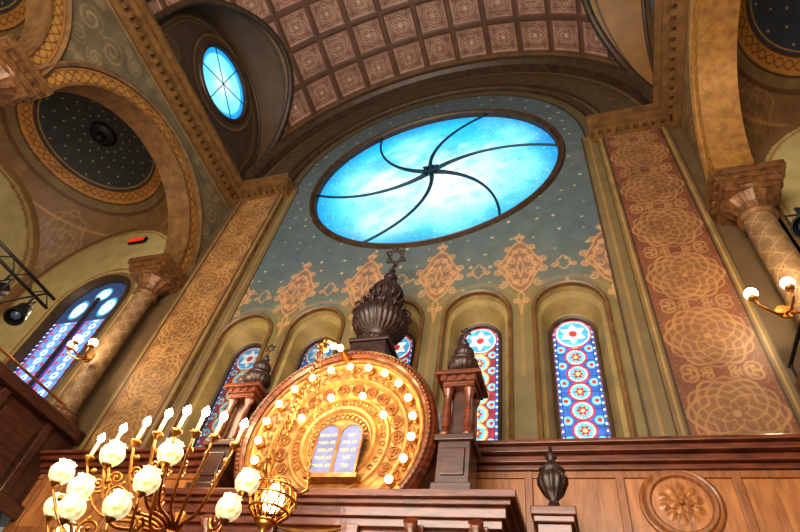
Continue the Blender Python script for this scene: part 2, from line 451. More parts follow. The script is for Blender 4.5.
for k in range(6):
    path = []; rad = []; mb = MB()
    th0 = math.radians(4+60*k); K = math.radians(38)
    for i in range(25):
        f = i/24; r = .1+(RG-.1)*f; th = th0+K*(1-f)
        path.append((RC.x+r*math.cos(th), .04, RC.z+r*math.sin(th))); rad.append(.028+.03*(1-f)**3)
    mb.tube(path, rad, 8).xf(sq).build('swirl_tracery', M_lead, window_1, smooth=True)
MB().lathe([(0, -.03), (.12, -.03), (.14, .02), (.1, .06), (0, .06)], (RC.x, 0, RC.z), 24, axis='Y').build('hub', M_lead, window_1)
def hexagram(mb, cx, cz, y, R, w):
    for s in (0, 1):
        pts = [(cx+R*math.cos(pi/2+s*pi+k*2*pi/3), cz+R*math.sin(pi/2+s*pi+k*2*pi/3)) for k in range(3)]
        for k in range(3):
            a = Vector((pts[k][0], y, pts[k][1])); b = Vector((pts[(k+1) % 3][0], y, pts[(k+1) % 3][1]))
            mb.tube([a, b], w, 6)
    return mb
hexagram(MB(), RC.x, RC.z, -.05, .2, .02).build('star_emblem', M_lead, window_1)

# ================================================================== LANCET WINDOWS
def lancet_glass(cx, hw, v0, vs, y, scheme, parent, seed, dim=1.0):
    s_, q_ = np.meshgrid(np.linspace(-1, 1, 90), np.linspace(0, 1, 480), indexing='ij')
    top = vs+hw; v = v0+(top-v0)*q_
    half = np.where(v > vs, np.sqrt(np.clip(hw**2-(v-vs)**2, 1e-6, None)), hw)
    u = s_*half
    dist = np.where(v > vs, hw-np.hypot(u, v-vs), hw-np.abs(u))/hw
    if scheme in (0, 1):
        pc = .30
        c = base(u.shape, S(44, 96, 170) if scheme == 0 else S(150, 44, 60))
        pv = np.mod(v-vs-.02, pc)-pc/2
        r = np.hypot(u, pv)
        t = np.arctan2(pv, u); au = np.abs(u)
        side = np.hypot(au-.2, np.mod(v-vs-.02+pc/2, pc)-pc/2)
        c = mx(c, below(side-.065), S(120, 216, 220)); c = mx(c, below(side-.032), S(206, 48, 52))
        c = mx(c, below(r-.158), S(190, 34, 44) if scheme == 0 else S(230, 180, 90)); c = mx(c, below(r-.130), S(236, 240, 232))
        c = mx(c, line(np.sin(8*t)*r*.12, .008)*(r > .1)*(r < .13), S(60, 150, 180))
        c = mx(c, below(r-.100), S(70, 196, 206)); c = mx(c, below(r-.066*(1+.25*np.cos(6*t))), S(196, 44, 50)); c = mx(c, below(r-.028), S(250, 220, 130))
        c = mx(c, (dist < .24), S(50, 90, 170) if scheme == 0 else S(60, 90, 170))
        c = mx(c, line(np.sin(v*30)*.05, .022)*(dist < .22)*(dist > .13), S(224, 240, 240))
        c = mx(c, (dist < .12), S(184, 36, 42)); c = mx(c, line(np.sin(v*26+1)*.06, .026)*(dist < .10), S(130, 206, 216))
        rt = np.hypot(u, v-vs-.02)
        c = mx(c, below(rt-.27), S(190, 40, 48)); c = mx(c, below(rt-.25), S(226, 240, 240)); c = mx(c, below(rt-.225), S(84, 170, 214))
        c = mx(c, star6_line(u, v-vs-.02, .20, .020), S(250, 246, 226)); c = mx(c, below(rt-.06), S(206, 56, 56))
    else:
        c = base(u.shape, S(24, 50, 120))
        k = np.abs(u)-hw*.46
        c = mx(c, (np.abs(k) < hw*.32), S(90, 140, 214))
        pv = np.mod(v, .22)-.11
        c = mx(c, below(np.hypot(k, pv)-.09), S(220, 236, 255)); c = mx(c, below(np.hypot(k, pv)-.035), S(50, 110, 220))
        pk = np.hypot(np.abs(k)-hw*.24, np.mod(v+.11, .22)-.11)
        c = mx(c, below(pk-.045), S(176, 46, 60))
        c = mx(c, line(np.abs(k)-hw*.35, .026), S(150, 40, 54))
        c = mx(c, line(np.sin(v*26)*.05, .02)*(dist < .14), S(200, 220, 220))
        c = mx(c, (v > vs-.4), S(36, 56, 90))
        r = np.hypot(k/.19, (v-vs-.0)/.27)
        c = mx(c, below(r-1, .1), S(222, 242, 255)); c = mx(c, line(r-1, .12, .1), S(50, 150, 180)); c = mx(c, line(np.abs(r-.5), .06, .1), S(90, 170, 220))
        r = np.hypot(u/.2, (v-vs-.46)/.2); c = mx(c, below(r-1, .1), S(200, 232, 244)); c = mx(c, line(r-1, .12, .1), S(50, 150, 180))
    lead = line(np.sin(v*23.3)*.07, .005, .005)+line(dist*hw-.12*hw, .005, .005)+line(dist*hw-.24*hw, .005, .005)
    c = mx(c, lead*.8, S(12, 12, 18))
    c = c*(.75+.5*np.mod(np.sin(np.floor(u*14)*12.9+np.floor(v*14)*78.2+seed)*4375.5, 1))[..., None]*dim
    grid('glass', np.stack([cx+u, 0*u+y, v], -1), c, M_glass, parent=parent)
for i, wx in enumerate(WX):
    mb = MB()
    path = archp(wx, 3.0, OVS, OHW)
    inner = archp(wx, 3.0, GVS, GHW)
    vs = []; fs = []; m = len(path)
    for j in range(m):
        vs.append((path[j][0], 0, path[j][1]))
        for (f, y) in ((.14, .10), (.45, .12), (.85, .32), (1, .36)):
            vs.append((path[j][0]*(1-f)+inner[j][0]*f, y, path[j][1]*(1-f)+inner[j][1]*f))
    for j in range(m-1):
        for k in range(4): fs.append((j*5+k, j*5+k+1, j*5+6+k, j*5+5+k))
    mb.add(vs, fs)
    w = struct(mb.build('window_%d' % (i+2), M_olive), 'tall round-headed stained glass window in a splayed olive reveal')
    MB().sweep(archp(wx, 3.0, OVS, OHW-.02), [(0, -.02), (0, .05), (.03, .07), (.06, .04), (.06, 0)], front).build('window_moulding', M_mould, w)
    MB().sweep(archp(wx, 3.0, GVS, GHW-.03), [(0, -.38), (0, -.32), (.04, -.30), (.06, -.34), (.06, -.38)], front).build('window_frame', M_mould_dark, w)
    lancet_glass(wx, GHW, 3.0, GVS, .37, 0 if i in (4, 1) else 1, w, i, (.40, .35, .6, 1.0, 1.05)[i])  # last argument dims each window's daylight within the glass colour

# ================================================================== NAVE VAULT
th, yy = np.meshgrid(np.linspace(0, pi, 700), np.linspace(0, -9.4, 400), indexing='ij')
NCO = 17
ca = np.mod(th/(pi/NCO), 1)-.5; cellw = RV*pi/NCO
cb = np.mod((-yy-.42)/cellw, 1)-.5
m = np.maximum(np.abs(ca), np.abs(cb))
depth = np.clip((.445-m)/.03, 0, 1)*.025+np.clip((.40-m)/.03, 0, 1)*.015
inband = (-yy < .42)
depth = np.where(inband, 0, depth)
R_ = RV+depth
c = base(th.shape, S(66, 42, 31))
c = mx(c, line(m-.475, .008, .02), S(106, 78, 54))
c = mx(c, (m < .445), S(92, 54, 42))
c = mx(c, (m < .405), S(134, 100, 84))
r = np.hypot(ca, cb); t = np.arctan2(cb, ca)
inn = (m < .405)
c = mx(c, line(r-.31*(1+.10*np.cos(8*t)), .016, .02)*inn, S(92, 56, 48))
c = mx(c, (r < .27*(1+.2*np.cos(4*t)))*inn, S(150, 118, 98))
c = mx(c, line(r-.20*(1+.3*np.cos(4*t)), .016, .02)*inn, S(92, 54, 46))
c = mx(c, line(r-.11*(1+.3*np.cos(8*t)), .016, .02)*inn, S(94, 52, 44))
c = mx(c, below(r-.045, .02)*inn, S(176, 144, 112))
c = mx(c, line(np.hypot(np.abs(ca)-.31, np.abs(cb)-.31)-.06, .014, .02)*inn, S(94, 58, 48))
c = mx(c, line(m-.375, .008, .012), S(158, 126, 102))
c = mx(c, inband*1., S(66, 48, 32))
c = mx(c, line(yy+.40, .03), S(102, 76, 46))
X = C+R_*np.cos(th); Z = ZS+R_*np.sin(th)
LR, LZC = 2.12, 12.15
keep = np.ones((699, 399), bool)
zc, yc, xc = cc(Z), cc(yy), cc(X)
for cy in (-2.34, -7.02):
    keep &= ~(((zc < LZC) & (np.abs(yc-cy) < LR)) | ((zc >= LZC) & (np.hypot(yc-cy, zc-LZC) < LR)) & (zc < LZC+LR+.1))
struct(grid('ceiling', np.stack([X, yy, Z], -1), c, M_coffer, keep), 'coffered barrel vault with russet rosette panels between brown ribs')

def lunette(side, cy, n):
    xo = 5.26; sd = side
    u, v = UV(-2.3, 2.3, ZS-.05, LZC+LR+.15, .03)
    oc = 12.95 if sd < 0 else 12.62; orad = .98
    r = np.hypot(u, v-oc)
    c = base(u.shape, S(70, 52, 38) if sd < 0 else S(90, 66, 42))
    c = mx(c, line(r-1.22, .02), S(112, 84, 52)); c = mx(c, line(r-1.3, .015), S(44, 30, 22))
    dd = np.where(v > LZC, LR-np.hypot(u, v-LZC), LR-np.abs(u))
    c = mx(c, line(dd-.22, .02), S(114, 84, 52)); c = mx(c, line(dd-.32, .012), S(106, 78, 48))
    c = mx(c, medallion(np.abs(u)-1.45, v-ZS-.55, .34, .015)*.6, S(122, 92, 58))
    uc, vc = cc(u), cc(v)
    keep = (((vc < LZC) & (np.abs(uc) < LR)) | (np.hypot(uc, vc-LZC) < LR)) & (np.hypot(uc, vc-oc) > orad)
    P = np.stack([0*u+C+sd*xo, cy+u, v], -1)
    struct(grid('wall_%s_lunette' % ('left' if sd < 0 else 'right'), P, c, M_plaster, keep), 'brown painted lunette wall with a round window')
    pth = archp(cy, ZS, LZC, LR, 40)
    pth = [pth[0]]+[(pth[0][0], ZS+(LZC-ZS)*k/8, 1, 0) for k in range(1, 8)]+pth[1:-1]+[(pth[-1][0], LZC-(LZC-ZS)*k/8, -1, 0) for k in range(1, 8)]+[pth[-1]]
    K = 24
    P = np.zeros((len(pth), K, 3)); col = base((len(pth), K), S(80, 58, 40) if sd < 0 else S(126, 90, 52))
    for i, p in enumerate(pth):
        h = min(p[1]-ZS, RV-.01); off = math.sqrt(RV*RV-h*h)
        for k in range(K):
            w = xo+(off-xo)*k/(K-1)
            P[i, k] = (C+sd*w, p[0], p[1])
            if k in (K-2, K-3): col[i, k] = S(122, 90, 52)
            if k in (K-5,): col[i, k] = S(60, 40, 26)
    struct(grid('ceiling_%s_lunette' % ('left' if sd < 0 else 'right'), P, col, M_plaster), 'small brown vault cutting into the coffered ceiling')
    mb = MB(); mb.tube([tuple(P[i, K-1]) for i in range(len(pth))], .085, 8)
    mb.tube([(p[0]-sd*.03, p[1], p[2]) for p in [tuple(P[i, 0]) for i in range(len(pth))]], .05, 8)
    struct(mb.build('trim_%d' % (20+n), M_mould_dark, smooth=True), 'dark rib edging the lunette')
    def mp(a, b, w): return (C+sd*(xo-w), a, b)
    mb = MB(); mb.sweep(ring_full(cy, oc, orad-.05, 48), [(0, -.1), (0, .03), (.04, .06), (.10, .04), (.12, 0), (.06, -.1)], mp, closed_path=True)
    w = struct(mb.build('window_%d' % (10+n), M_mould_dark), 'small round oculus window with six pale blue panes')
    rr, tt = np.meshgrid(np.linspace(0, orad-.03, 30), np.linspace(0, 2*pi, 97), indexing='ij')
    c = base(rr.shape, S(120, 214, 240))
    c = mx(c, (rr > orad-.18), S(30, 140, 204)); c = mx(c, line(rr-(orad-.18), .012), S(40, 90, 120))
    c = mx(c, np.clip(np.cos(tt*3+1)*.6, 0, 1)*(rr < orad-.18), S(70, 180, 228))
    c = mx(c, np.exp(-rr**2/.12)*.8, S(220, 246, 252))
    grid('glass', np.stack([0*rr+C+sd*(xo+.06), cy+rr*np.cos(tt), oc+rr*np.sin(tt)], -1), c, M_rose, parent=w)
    for k in range(6):
        a = pi/6+k*pi/3
        MB().tube([(C+sd*(xo+.04), cy, oc), (C+sd*(xo+.04), cy+(orad-.05)*math.cos(a), oc+(orad-.05)*math.sin(a))], .014, 6).build('glazing_bar', M_lead, w)
lunette(-1, -2.34, 0); lunette(1, -2.34, 1); lunette(-1, -7.02, 2); lunette(1, -7.02, 3)

# ================================================================== ARCADE + AISLES
AR = 2.02; ZC = 7.70; XA, XB = 5.3, 5.84
BAYS = (-2.34, -7.02)
tn = 30
for sd, nm in ((-1, 'left'), (1, 'right')):
    u, v = UV(-9.4, 0, 7.6, ZS+.02, .02)
    uc = np.where(u > -4.68, u+2.34, u+7.02)
    r = np.hypot(uc, v-ZC)
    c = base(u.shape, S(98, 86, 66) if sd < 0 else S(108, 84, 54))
    oc_ = S(132, 110, 80)
    sp = []
    for (a, b, q, s0) in ((2.0, 9.75, .3, 1), (1.55, 10.12, .2, -1), (1.15, 10.28, .13, 1), (.8, 10.34, .09, -1), (2.1, 9.25, .2, -1), (2.2, 8.85, .12, 1), (1.85, 10.2, .12, 1)):
        sp += [spiral(a, b, q, 0, 1.7, s0), spiral(a, b, q*.8, pi, 1.5, s0)]
    ss = stamp(sp, .014, (0, 8.2), (2.4, 10.6))
    c = mx(c, sample(ss, np.abs(uc), v)*.9, oc_)
    c = mx(c, dots(u+20, v, .10, .011, 6)*.4, oc_)
    c = mx(c, line(v-10.45, .02), S(146, 110, 62)); c = mx(c, (v > 10.5), S(92, 66, 40))
    c = mx(c, (r < 2.44), S(84, 62, 40)); c = mx(c, line(r-2.44, .02), S(56, 38, 24))
    inb = (r > AR+.03) & (r < 2.33)
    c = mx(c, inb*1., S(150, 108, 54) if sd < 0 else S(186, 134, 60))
    tt = np.arctan2(v-ZC, uc); s1 = np.sin(tt*34)
    gl = np.maximum(line(r-2.18-.08*s1, .016), line(r-2.18+.08*s1, .016))
    c = mx(c, gl*inb, S(88, 52, 26)); c = mx(c, line(r-2.08, .01)+line(r-2.29, .01), S(100, 62, 30))
    ucell = cc(u); ucc = np.where(ucell > -4.68, ucell+2.34, ucell+7.02); vcc = cc(v)
    keep = np.hypot(ucc, vcc-ZC) > AR
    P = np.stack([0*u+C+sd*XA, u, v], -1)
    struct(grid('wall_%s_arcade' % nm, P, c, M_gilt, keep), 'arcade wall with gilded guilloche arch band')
    for cy in BAYS:
        def mp(a, b, w): return (C+sd*w, a, b)
        mb = MB(); mb.sweep(circ(cy, ZC, AR, 0, pi, 60), [(0, XA-.03), (0, XB+.02), (.36, XB+.02), (.36, XB-.05), (.05, XA-.03)], mp)
        mb.sweep(circ(cy, ZC, 2.35, 0, pi, 60), [(0, XA-.04), (.05, XA-.07), (.1, XA-.03), (.1, XA), (0, XA)], mp)
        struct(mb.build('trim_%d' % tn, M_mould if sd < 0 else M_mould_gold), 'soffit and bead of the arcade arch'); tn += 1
        q = np.linspace(-2.34, 2.34, 300); dx, dy = np.meshgrid(q, q, indexing='ij')
        sx_ = 0 if sd < 0 else -.38
        RS = 3.312
        z = 8.0+np.sqrt(np.clip(RS**2-dx**2-dy**2, 0, None))
        rho = np.hypot(dx-sx_, dy); th_ = np.arctan2(dy, dx-sx_)
        c = base(dx.shape, S(108, 80, 50))
        c = mx(c, medallion(np.abs(dx)-1.95, np.abs(dy)-1.95, .5, .018)*.6, S(140, 108, 70))
        c = mx(c, line(rho-2.5, .02), S(140, 104, 60))
        c = mx(c, (rho < 2.10), S(84, 56, 34)); c = mx(c, (rho < 2.02), S(104, 84, 52))
        s1 = np.sin(th_*26)
        c = mx(c, (rho < 1.86), S(66, 44, 28)); c = mx(c, (rho < 1.82), S(152, 106, 50))
        c = mx(c, (line(rho-1.67-.07*s1, .014)+line(rho-1.67+.07*s1, .014))*(rho < 1.82)*(rho > 1.52), S(92, 56, 30))
        c = mx(c, (rho < 1.54), S(42, 45, 48) if sd < 0 else S(40, 50, 66)); c = mx(c, line(rho-1.54, .02), S(70, 46, 28)); c = mx(c, line(rho-1.46, .014), S(140, 108, 60))
        inn = rho < 1.42
        ang = np.mod(th_*14/(2*pi)+.5*np.mod(np.floor(rho/.21), 2), 1)-.5
        rr = np.mod(rho, .21)-.105
        c = mx(c, below(np.hypot(ang*rho*2*pi/14, rr)-.020)*inn*.8, S(176, 158, 106))
        cx = C+sd*8.18
        struct(grid('ceiling_%s_aisle' % nm, np.stack([cx+dx, cy+dy, z], -1), c, M_gilt), 'domed aisle ceiling with a dark starry disc ringed in gold')
        zf = 8+math.sqrt(RS**2-sx_**2)
        e = empty('ceiling_rose_lamp', (cx+sx_, cy, zf), 'small dark round fixture at the centre of the starry dome', 'ceiling light', 'aisle dome fixtures')
        MB().lathe([(0, -.16), (.2, -.16), (.32, -.1), (.36, -.02), (.36, .0), (0, .0)], (cx+sx_, cy, zf), 24).build('fixture_body', M_iron, e)
        MB().lathe([(0, -.3), (.08, -.28), (.12, -.2), (.1, -.15), (0, -.15)], (cx+sx_, cy, zf), 16).build('fixture_knob', M_iron, e, smooth=True)
        u, v = UV(-2.34, 2.34, 2.0, 8+2.34, .06)
        c = base(u.shape, S(162, 146, 104)); dd = np.where(v > 8, 2.34-np.hypot(u, v-8), 2.34-np.abs(u))
        c = mx(c, line(dd-.3, .04), S(120, 84, 50)); c = mx(c, (dd < .18), S(126, 94, 58))
        uc2, vc2 = cc(u), cc(v)
        keep = (vc2 < 8) | (np.hypot(uc2, vc2-8) < 2.36)
        struct(grid('wall_%s' % nm, np.stack([0*u+C+sd*10.5, cy+u, v], -1), c, M_plaster, keep), 'pale khaki aisle wall under an arch')
    mb = MB(); cx = C+sd*8.18
    mb.sweep(circ(cx, 8, 2.0, 0, pi, 48), [(0, -.22+4.68), (0, .22+4.68), (.42, .22+4.68), (.42, -.22+4.68)], lambda a, b, w: (a, -w, b))
    struct(mb.build('trim_%d' % tn, M_mould), 'transverse arch of the aisle'); tn += 1
    u, v = UV(-2.36, 2.36, FL, 8+2.36, .04)
    wcx = -.58
    c = base(u.shape, S(162, 145, 100))
    dd = np.where(v > 8, 2.34-np.hypot(u, v-8), 2.34-np.abs(u))
    c = mx(c, (dd < .2), S(112, 82, 50)); c = mx(c, line(dd-.27, .025), S(142, 102, 58))
    c = mx(c, (v < 3.6), S(60, 34, 20))
    WW, WVS = .90, 7.30
    rw = np.where(v > WVS, np.hypot(u-wcx, v-WVS), np.abs(u-wcx))-WW
    c = mx(c, line(rw-.3, .03), S(128, 90, 52)); c = mx(c, (rw < .2), S(116, 90, 56))
    uc2, vc2 = cc(u), cc(v)
    rwc = np.where(vc2 > WVS, np.hypot(uc2-wcx, vc2-WVS), np.abs(uc2-wcx))-WW
    keep = ((vc2 < 8) | (np.hypot(uc2, vc2-8) < 2.36)) & ~((rwc < 0) & (vc2 > 3.75))
    struct(grid('wall_front_%s_aisle' % nm, np.stack([cx+sd*u, 0*u, v], -1), c, M_plaster, keep), 'khaki end wall of the aisle')
    wx = cx+sd*wcx
    mb = MB(); mb.sweep(archp(wx, 3.75, WVS, WW-.05), [(0, -.14), (0, -.1), (.06, .05), (.10, .05), (.14, 0), (.1, -.14)], front)
    mb.sweep([(wx, 3.75, 1, 0), (wx, WVS+.3, 1, 0)], [(-.03, -.06), (.03, -.06), (.03, -.12), (-.03, -.12)], front)
    w = struct(mb.build('window_%d' % (7 if sd < 0 else 8), M_mould_dark), 'aisle window of paired blue and white stained glass lights')
    lancet_glass(wx, WW, 3.75, WVS, .13, 2, w, 40)
e = empty('red_sign', (-10.3, -.06, 9.55), 'small glowing red rectangular sign high on the aisle end wall', 'sign')
MB().box(-10.56, -10.04, -.1, -.03, 9.47, 9.65).build('sign_housing', M_iron, e, bevel=.008)
MB().box(-10.53, -10.07, -.115, -.1, 9.495, 9.625).build('sign_face', M_red, e)

# ================================================================== COLUMNS
def column(sd, cy):
    x = C+sd*(5.6 if sd < 0 else 5.5)
    e = empty('column', (x, cy, 3.9), 'round column stencilled in gold lattice with a tiered bronze capital', 'column', 'arcade columns')
    z0, z1, r = 3.9, 7.1, .195 if sd < 0 else .215
    a, v = np.meshgrid(np.linspace(0, 2*pi, 100), np.linspace(z0, z1, 300), indexing='ij')
    s = a*r
    c = base(a.shape, S(112, 86, 60))
    g = S(146, 118, 82)
    per_ = 2*pi*r/4
    k1 = np.mod(s+v, per_)-per_/2; k2 = np.mod(s-v, per_)-per_/2
    c = mx(c, np.maximum(line(k1, .012), line(k2, .012)), g)
    c = mx(c, line(np.hypot(k1, k2)-.10, .012)*.7, g)
    rr = r*(1-.06*(v-z0)/(z1-z0))
    P = np.stack([x+rr*np.cos(a), cy+rr*np.sin(a), v], -1)
    grid('shaft', P, c, M_gilt, parent=e)
    t0 = ZC
    mb = MB()
    mb.lathe([(r, t0-.8), (r+.05, t0-.76), (r+.05, t0-.7), (r, t0-.66), (r+.03, t0-.55), (.34, t0-.4), (.40, t0-.34), (0, t0-.34)], (x, cy, 0), 36, mod=lambda A, zz: 1+.04*math.cos(12*A) if t0-.64 < zz < t0-.36 else 1)
    for (w, za, zb) in ((.36, .40, .33), (.41, .33, .24), (.45, .22, .15), (.50, .14, .02)):
        mb.box(x-w, x+w, cy-w, cy+w, t0-za, t0-zb+.02)
    for q in range(5):
        for s in (-1, 1):
            d = -.36+q*.18
            mb.box(x+d-.04, x+d+.04, cy+s*.42-.05, cy+s*.42+.05, t0-.24, t0-.2); mb.box(x+s*.42-.05, x+s*.42+.05, cy+d-.04, cy+d+.04, t0-.24, t0-.2)
    mb.build('capital', M_capital, e, bevel=.008)
    MB().lathe([(.34, 3.9), (.34, 4.0), (.28, 4.04), (.3, 4.1), (.24, 4.16), (0, 4.16)], (x, cy, 0), 28).build('column_base', M_capital, e)
for sd in (-1, 1):
    for cy in (-.32, -4.86, -9.3):
        column(sd, cy)

# gallery parapets
for sd, n, p0 in ((-1, 60, 5.1), (1, 61, 4.86)):
    mb = MB(); ye = -.52 if sd > 0 else -.02
    a, b = sorted((C+sd*(p0+.15), C+sd*5.95)); mb.box(a, b, -9.4, ye, 2.5, 3.72)
    a, b = sorted((C+sd*p0, C+sd*6.0)); mb.box(a, b, -9.4, ye, 3.72, 3.9); mb.box(a, b, -9.4, ye, 2.4, 2.6)
    for k in range(10):
        y = -.62-k*.92; a, b = sorted((C+sd*(p0+.09), C+sd*(p0+.16))); mb.box(a, b, y-.07, y+.07, 2.6, 3.72)
        mb.box(a, b, y-.80, y-.16, 2.75, 3.55)
    struct(mb.build('trim_%d' % n, M_wood_dark, bevel=.015), 'dark panelled gallery front')
    rx_ = C+sd*(p0+.2) if sd < 0 else C+sd*(p0+.03)
    mb = MB(); mb.tube([(rx_, -9.3, 4.12), (rx_, -.55, 4.12)], .022, 8)
    for k in range(8): mb.tube([(rx_, -.6-k*1.2, 3.88), (rx_, -.6-k*1.2, 4.12)], .016, 6)
    e = mb.build('gallery_rail', M_brass if sd < 0 else M_iron); e['label'] = 'slim %s rail along the top of the gallery front' % ('brass' if sd < 0 else 'black iron'); e['category'] = 'railing'; e['group'] = 'gallery rails'
    a, b = sorted((C+sd*5.9, C+sd*10.5)); mb = MB(); mb.box(a, b, -9.4, 0, 2.3, 2.45)
    struct(mb.build('floor_%s_gallery' % ('left' if sd < 0 else 'right'), M_wood_dark), 'gallery floor')
    for k, cy in enumerate((-.4, -4.68, -9.3)):
        e = empty('gallery_post', (C+sd*5.6, cy, FL), 'dark turned wooden post under the gallery', 'post', 'gallery posts')
        MB().lathe([(.22, FL), (.22, FL+.3), (.14, FL+.4), (.12, 0), (.11, 2.0), (.2, 2.3), (.24, 2.39), (0, 2.39)], (C+sd*5.6, cy, 0), 20).build('post_shaft', M_wood_dark, e, smooth=True)

# ================================================================== DADO
LT = 3.37
struct(MB().box(C-5.25, C+5.25, -.22, .4, FL, LT-.2).build('wall_front_dado', M_wood_panel), 'honey-brown oak panelling below the windows')
mb = MB()
for (z0, z1, p) in ((LT-.26, LT-.2, .28), (LT-.2, LT-.12, .34), (LT-.12, LT-.05, .42), (LT-.05, LT, .48)):
    mb.box(C-5.25, C+5.25, -p, 0, z0, z1)
struct(mb.build('trim_70', M_wood_red, bevel=.01), 'reddish moulded ledge above the panelling')
mb = MB()
for z0, z1 in ((LT-.34, LT-.26), (2.2, 2.34), (.6, .8)):
    mb.box(C-5.25, C+5.25, -.245, -.2, z0, z1)
for x in (C-5.1, C-3.6, C-2.2, C+2.05, C+3.0, C+4.1, C+5.1):
    mb.box(x-.045, x+.045, -.247, -.2, FL, LT-.26)
struct(mb.build('trim_71', M_wood_frame, bevel=.01), 'raised oak stiles and rails of the panelling')
rx, rz = .86, 2.76
e = empty('carved_rosette', (rx, -.24, rz), 'round carved wooden rosette set in the oak panelling', 'wall ornament')
MB().sweep(ring_full(rx, rz, .27, 48), [(0, .225), (0, .24), (.02, .262), (.05, .262), (.07, .24), (.09, .25), (.11, .24), (.12, .225)], front, closed_path=True).build('rosette_ring', M_wood_frame, e)
MB().lathe([(0, -.235), (.27, -.235), (.27, -.225), (0, -.225)], (rx, 0, rz), 40, axis='Y').build('rosette_plate', M_wood_panel, e)
def petal(k, n, r0, l0, w0, y0):
    a = k*2*pi/n+.2; vs = []; cx, cz = rx+r0*math.cos(a), rz+r0*math.sin(a)
    for i in range(14):
        b = 2*pi*i/14; l = l0*math.cos(b); w = w0*math.sin(b)*(1+.4*math.cos(b))
        vs.append((cx+l*math.cos(a)-w*math.sin(a), y0, cz+l*math.sin(a)+w*math.cos(a)))
    vs.append((cx, y0-.025, cz)); MB().add(vs, [(i, (i+1) % 14, 14) for i in range(14)]).build('petal', M_wood_panel, e)
for k in range(10): petal(k, 10, .15, .07, .040, -.237)
for k in range(6): petal(k, 6, .065, .055, .036, -.25)
MB().sphere((rx, -.265, rz), .028).build('rosette_centre', M_wood_frame, e, smooth=True)

struct(MB().box(C-10.6, C+10.6, -12, .3, FL-.1, FL).build('floor', M_floor), 'wooden floor')

# ================================================================== ARK
ark = empty('torah_ark', (C, -.7, FL), 'carved mahogany ark with bulb-lit golden arch and onion-domed towers', 'ark')
AZ = 3.08; ET = 2.36; DS = .94
def ds(p): return (C+(p[0]-C)*DS, p[1], AZ+(p[2]-AZ)*DS)
mb = MB()
mb.box(C-1.85, C+1.85, -1.12, -.5, FL, ET-.28)
for x in (-1.7, -1.1, -.45, .45, 1.1, 1.7): mb.box(C+x-.09, C+x+.09, -1.19, -1.12, FL, ET-.28)
for x in (-1.4, -.78, .78, 1.4): mb.box(C+x-.2, C+x+.2, -1.15, -1.12, .2, 1.85)
mb.build('cabinet_body', M_wood_red, ark, bevel=.012)
mb = MB()
for (z0, z1, p) in ((ET-.3, ET-.22, .06), (ET-.22, ET-.12, .1), (ET-.12, ET-.07, .15), (ET-.07, ET, .2)):
    mb.box(C-1.85-p, C+1.85+p, -1.12-p, -.5, z0, z1)
mb.build('entablature', M_wood_red, ark, bevel=.006)
for x in (-1.7, -1.1, 1.1, 1.7):
    mb = MB(); mb.tube([(C+x, -1.17, ET-.62), (C+x, -1.24, ET-.5), (C+x, -1.22, ET-.4), (C+x, -1.32, ET-.3)], [.04, .07, .05, .07], 10)
    mb.build('bracket', M_wood_red, ark, smooth=True)
pts = [(C+1.15*math.cos(a), AZ+1.15*math.sin(a)) for a in [pi*i/30 for i in range(31)]]+[(C-1.15, ET), (C+1.15, ET)]
MB().prism(pts, front, .5, .86).build('upper_body', M_wood_dark, ark)
mb = MB(); mb.lathe([(0, -.96), (.3, -.96), (.42, -.97), (.45, -1.01), (.49, -1.02), (.52, -.98), (.55, -.96), (.60, -.96), (.62, -.99), (.65, -.99), (.67, -.965), (.73, -.975), (.74, -.99), (.76, -.975), (.84, -.99), (.87, -1.04), (.90, -1.04), (.93, -1.01), (1.04, -1.06), (1.07, -1.10), (1.16, -1.14), (1.16, -.9)], (C, 0, AZ), 120, axis='Y')
mb.xf(ds).build('golden_niche', M_gold_in, ark)
MB().sweep(circ(C, AZ, 1.15, -.62, pi+.62, 90), [(0, .95), (0, 1.16), (.03, 1.2), (.06, 1.2), (.08, 1.16), (.11, 1.18), (.145, 1.12), (.145, .8), (.1, .5)], front).xf(ds).build('arch_rim', M_wood_red, ark)
mb = MB()
mb.sweep(circ(C, AZ, 1.095, -.6, pi+.6, 80), [(0, 1.1), (0, 1.15), (.03, 1.16), (.05, 1.12), (.05, 1.1)], front)
for k in range(84):
    a = -.6+(pi+1.2)*k/83; mb.sphere((C+1.21*math.cos(a), -1.2, AZ+1.21*math.sin(a)), .018, 6)
mb.xf(ds).build('beaded_moulding', M_gold_orn, ark, smooth=True)
for k in range(16):
    a = -.5+(pi+1.0)*k/15; cx, cz = C+.76*math.cos(a), AZ+.76*math.sin(a); mb = MB()
    mb.tube([(cx+.078*math.cos(b), -1.0, cz+.078*math.sin(b)) for b in [2*pi*i/18 for i in range(18)]], .010, 6, closed=True)
    mb.tube([(cx+(.055-.04*i/24)*math.cos(i/24*9), -1.0, cz+(.055-.04*i/24)*math.sin(i/24*9)) for i in range(25)], .009, 5)
    mb.xf(ds).build('carved_roundel', M_gold_orn, ark, smooth=True)
mb = MB()
for k in range(36):
    a = -.5+(pi+1.0)*k/35
    mb.tube([(C+(.92+.12*f)*math.cos(a+.06*math.sin(f*6)), -1.04-.04*f, AZ+(.92+.12*f)*math.sin(a+.06*math.sin(f*6))) for f in [i/8 for i in range(9)]], .009, 6)
for k in range(24):
    a = -.6+(pi+1.2)*k/23
    for sg in (1, -1):
        mb.tube([(C+(.36+.035*math.cos(b))*math.cos(a)+sg*.03*math.sin(b)*math.sin(a), -.98, AZ+(.36+.035*math.cos(b))*math.sin(a)-sg*.03*math.sin(b)*math.cos(a)) for b in [i/9*1.6*pi for i in range(10)]], .007, 5)
    mb.tube([(C+(.575+.03*math.cos(b))*math.cos(a)+.03*math.sin(b)*math.sin(a), -.975, AZ+(.575+.03*math.cos(b))*math.sin(a)-.03*math.sin(b)*math.cos(a)) for b in [i/9*1.7*pi for i in range(10)]], .007, 5)
mb.xf(ds).build('niche_scrollwork', M_gold_orn, ark, smooth=True)
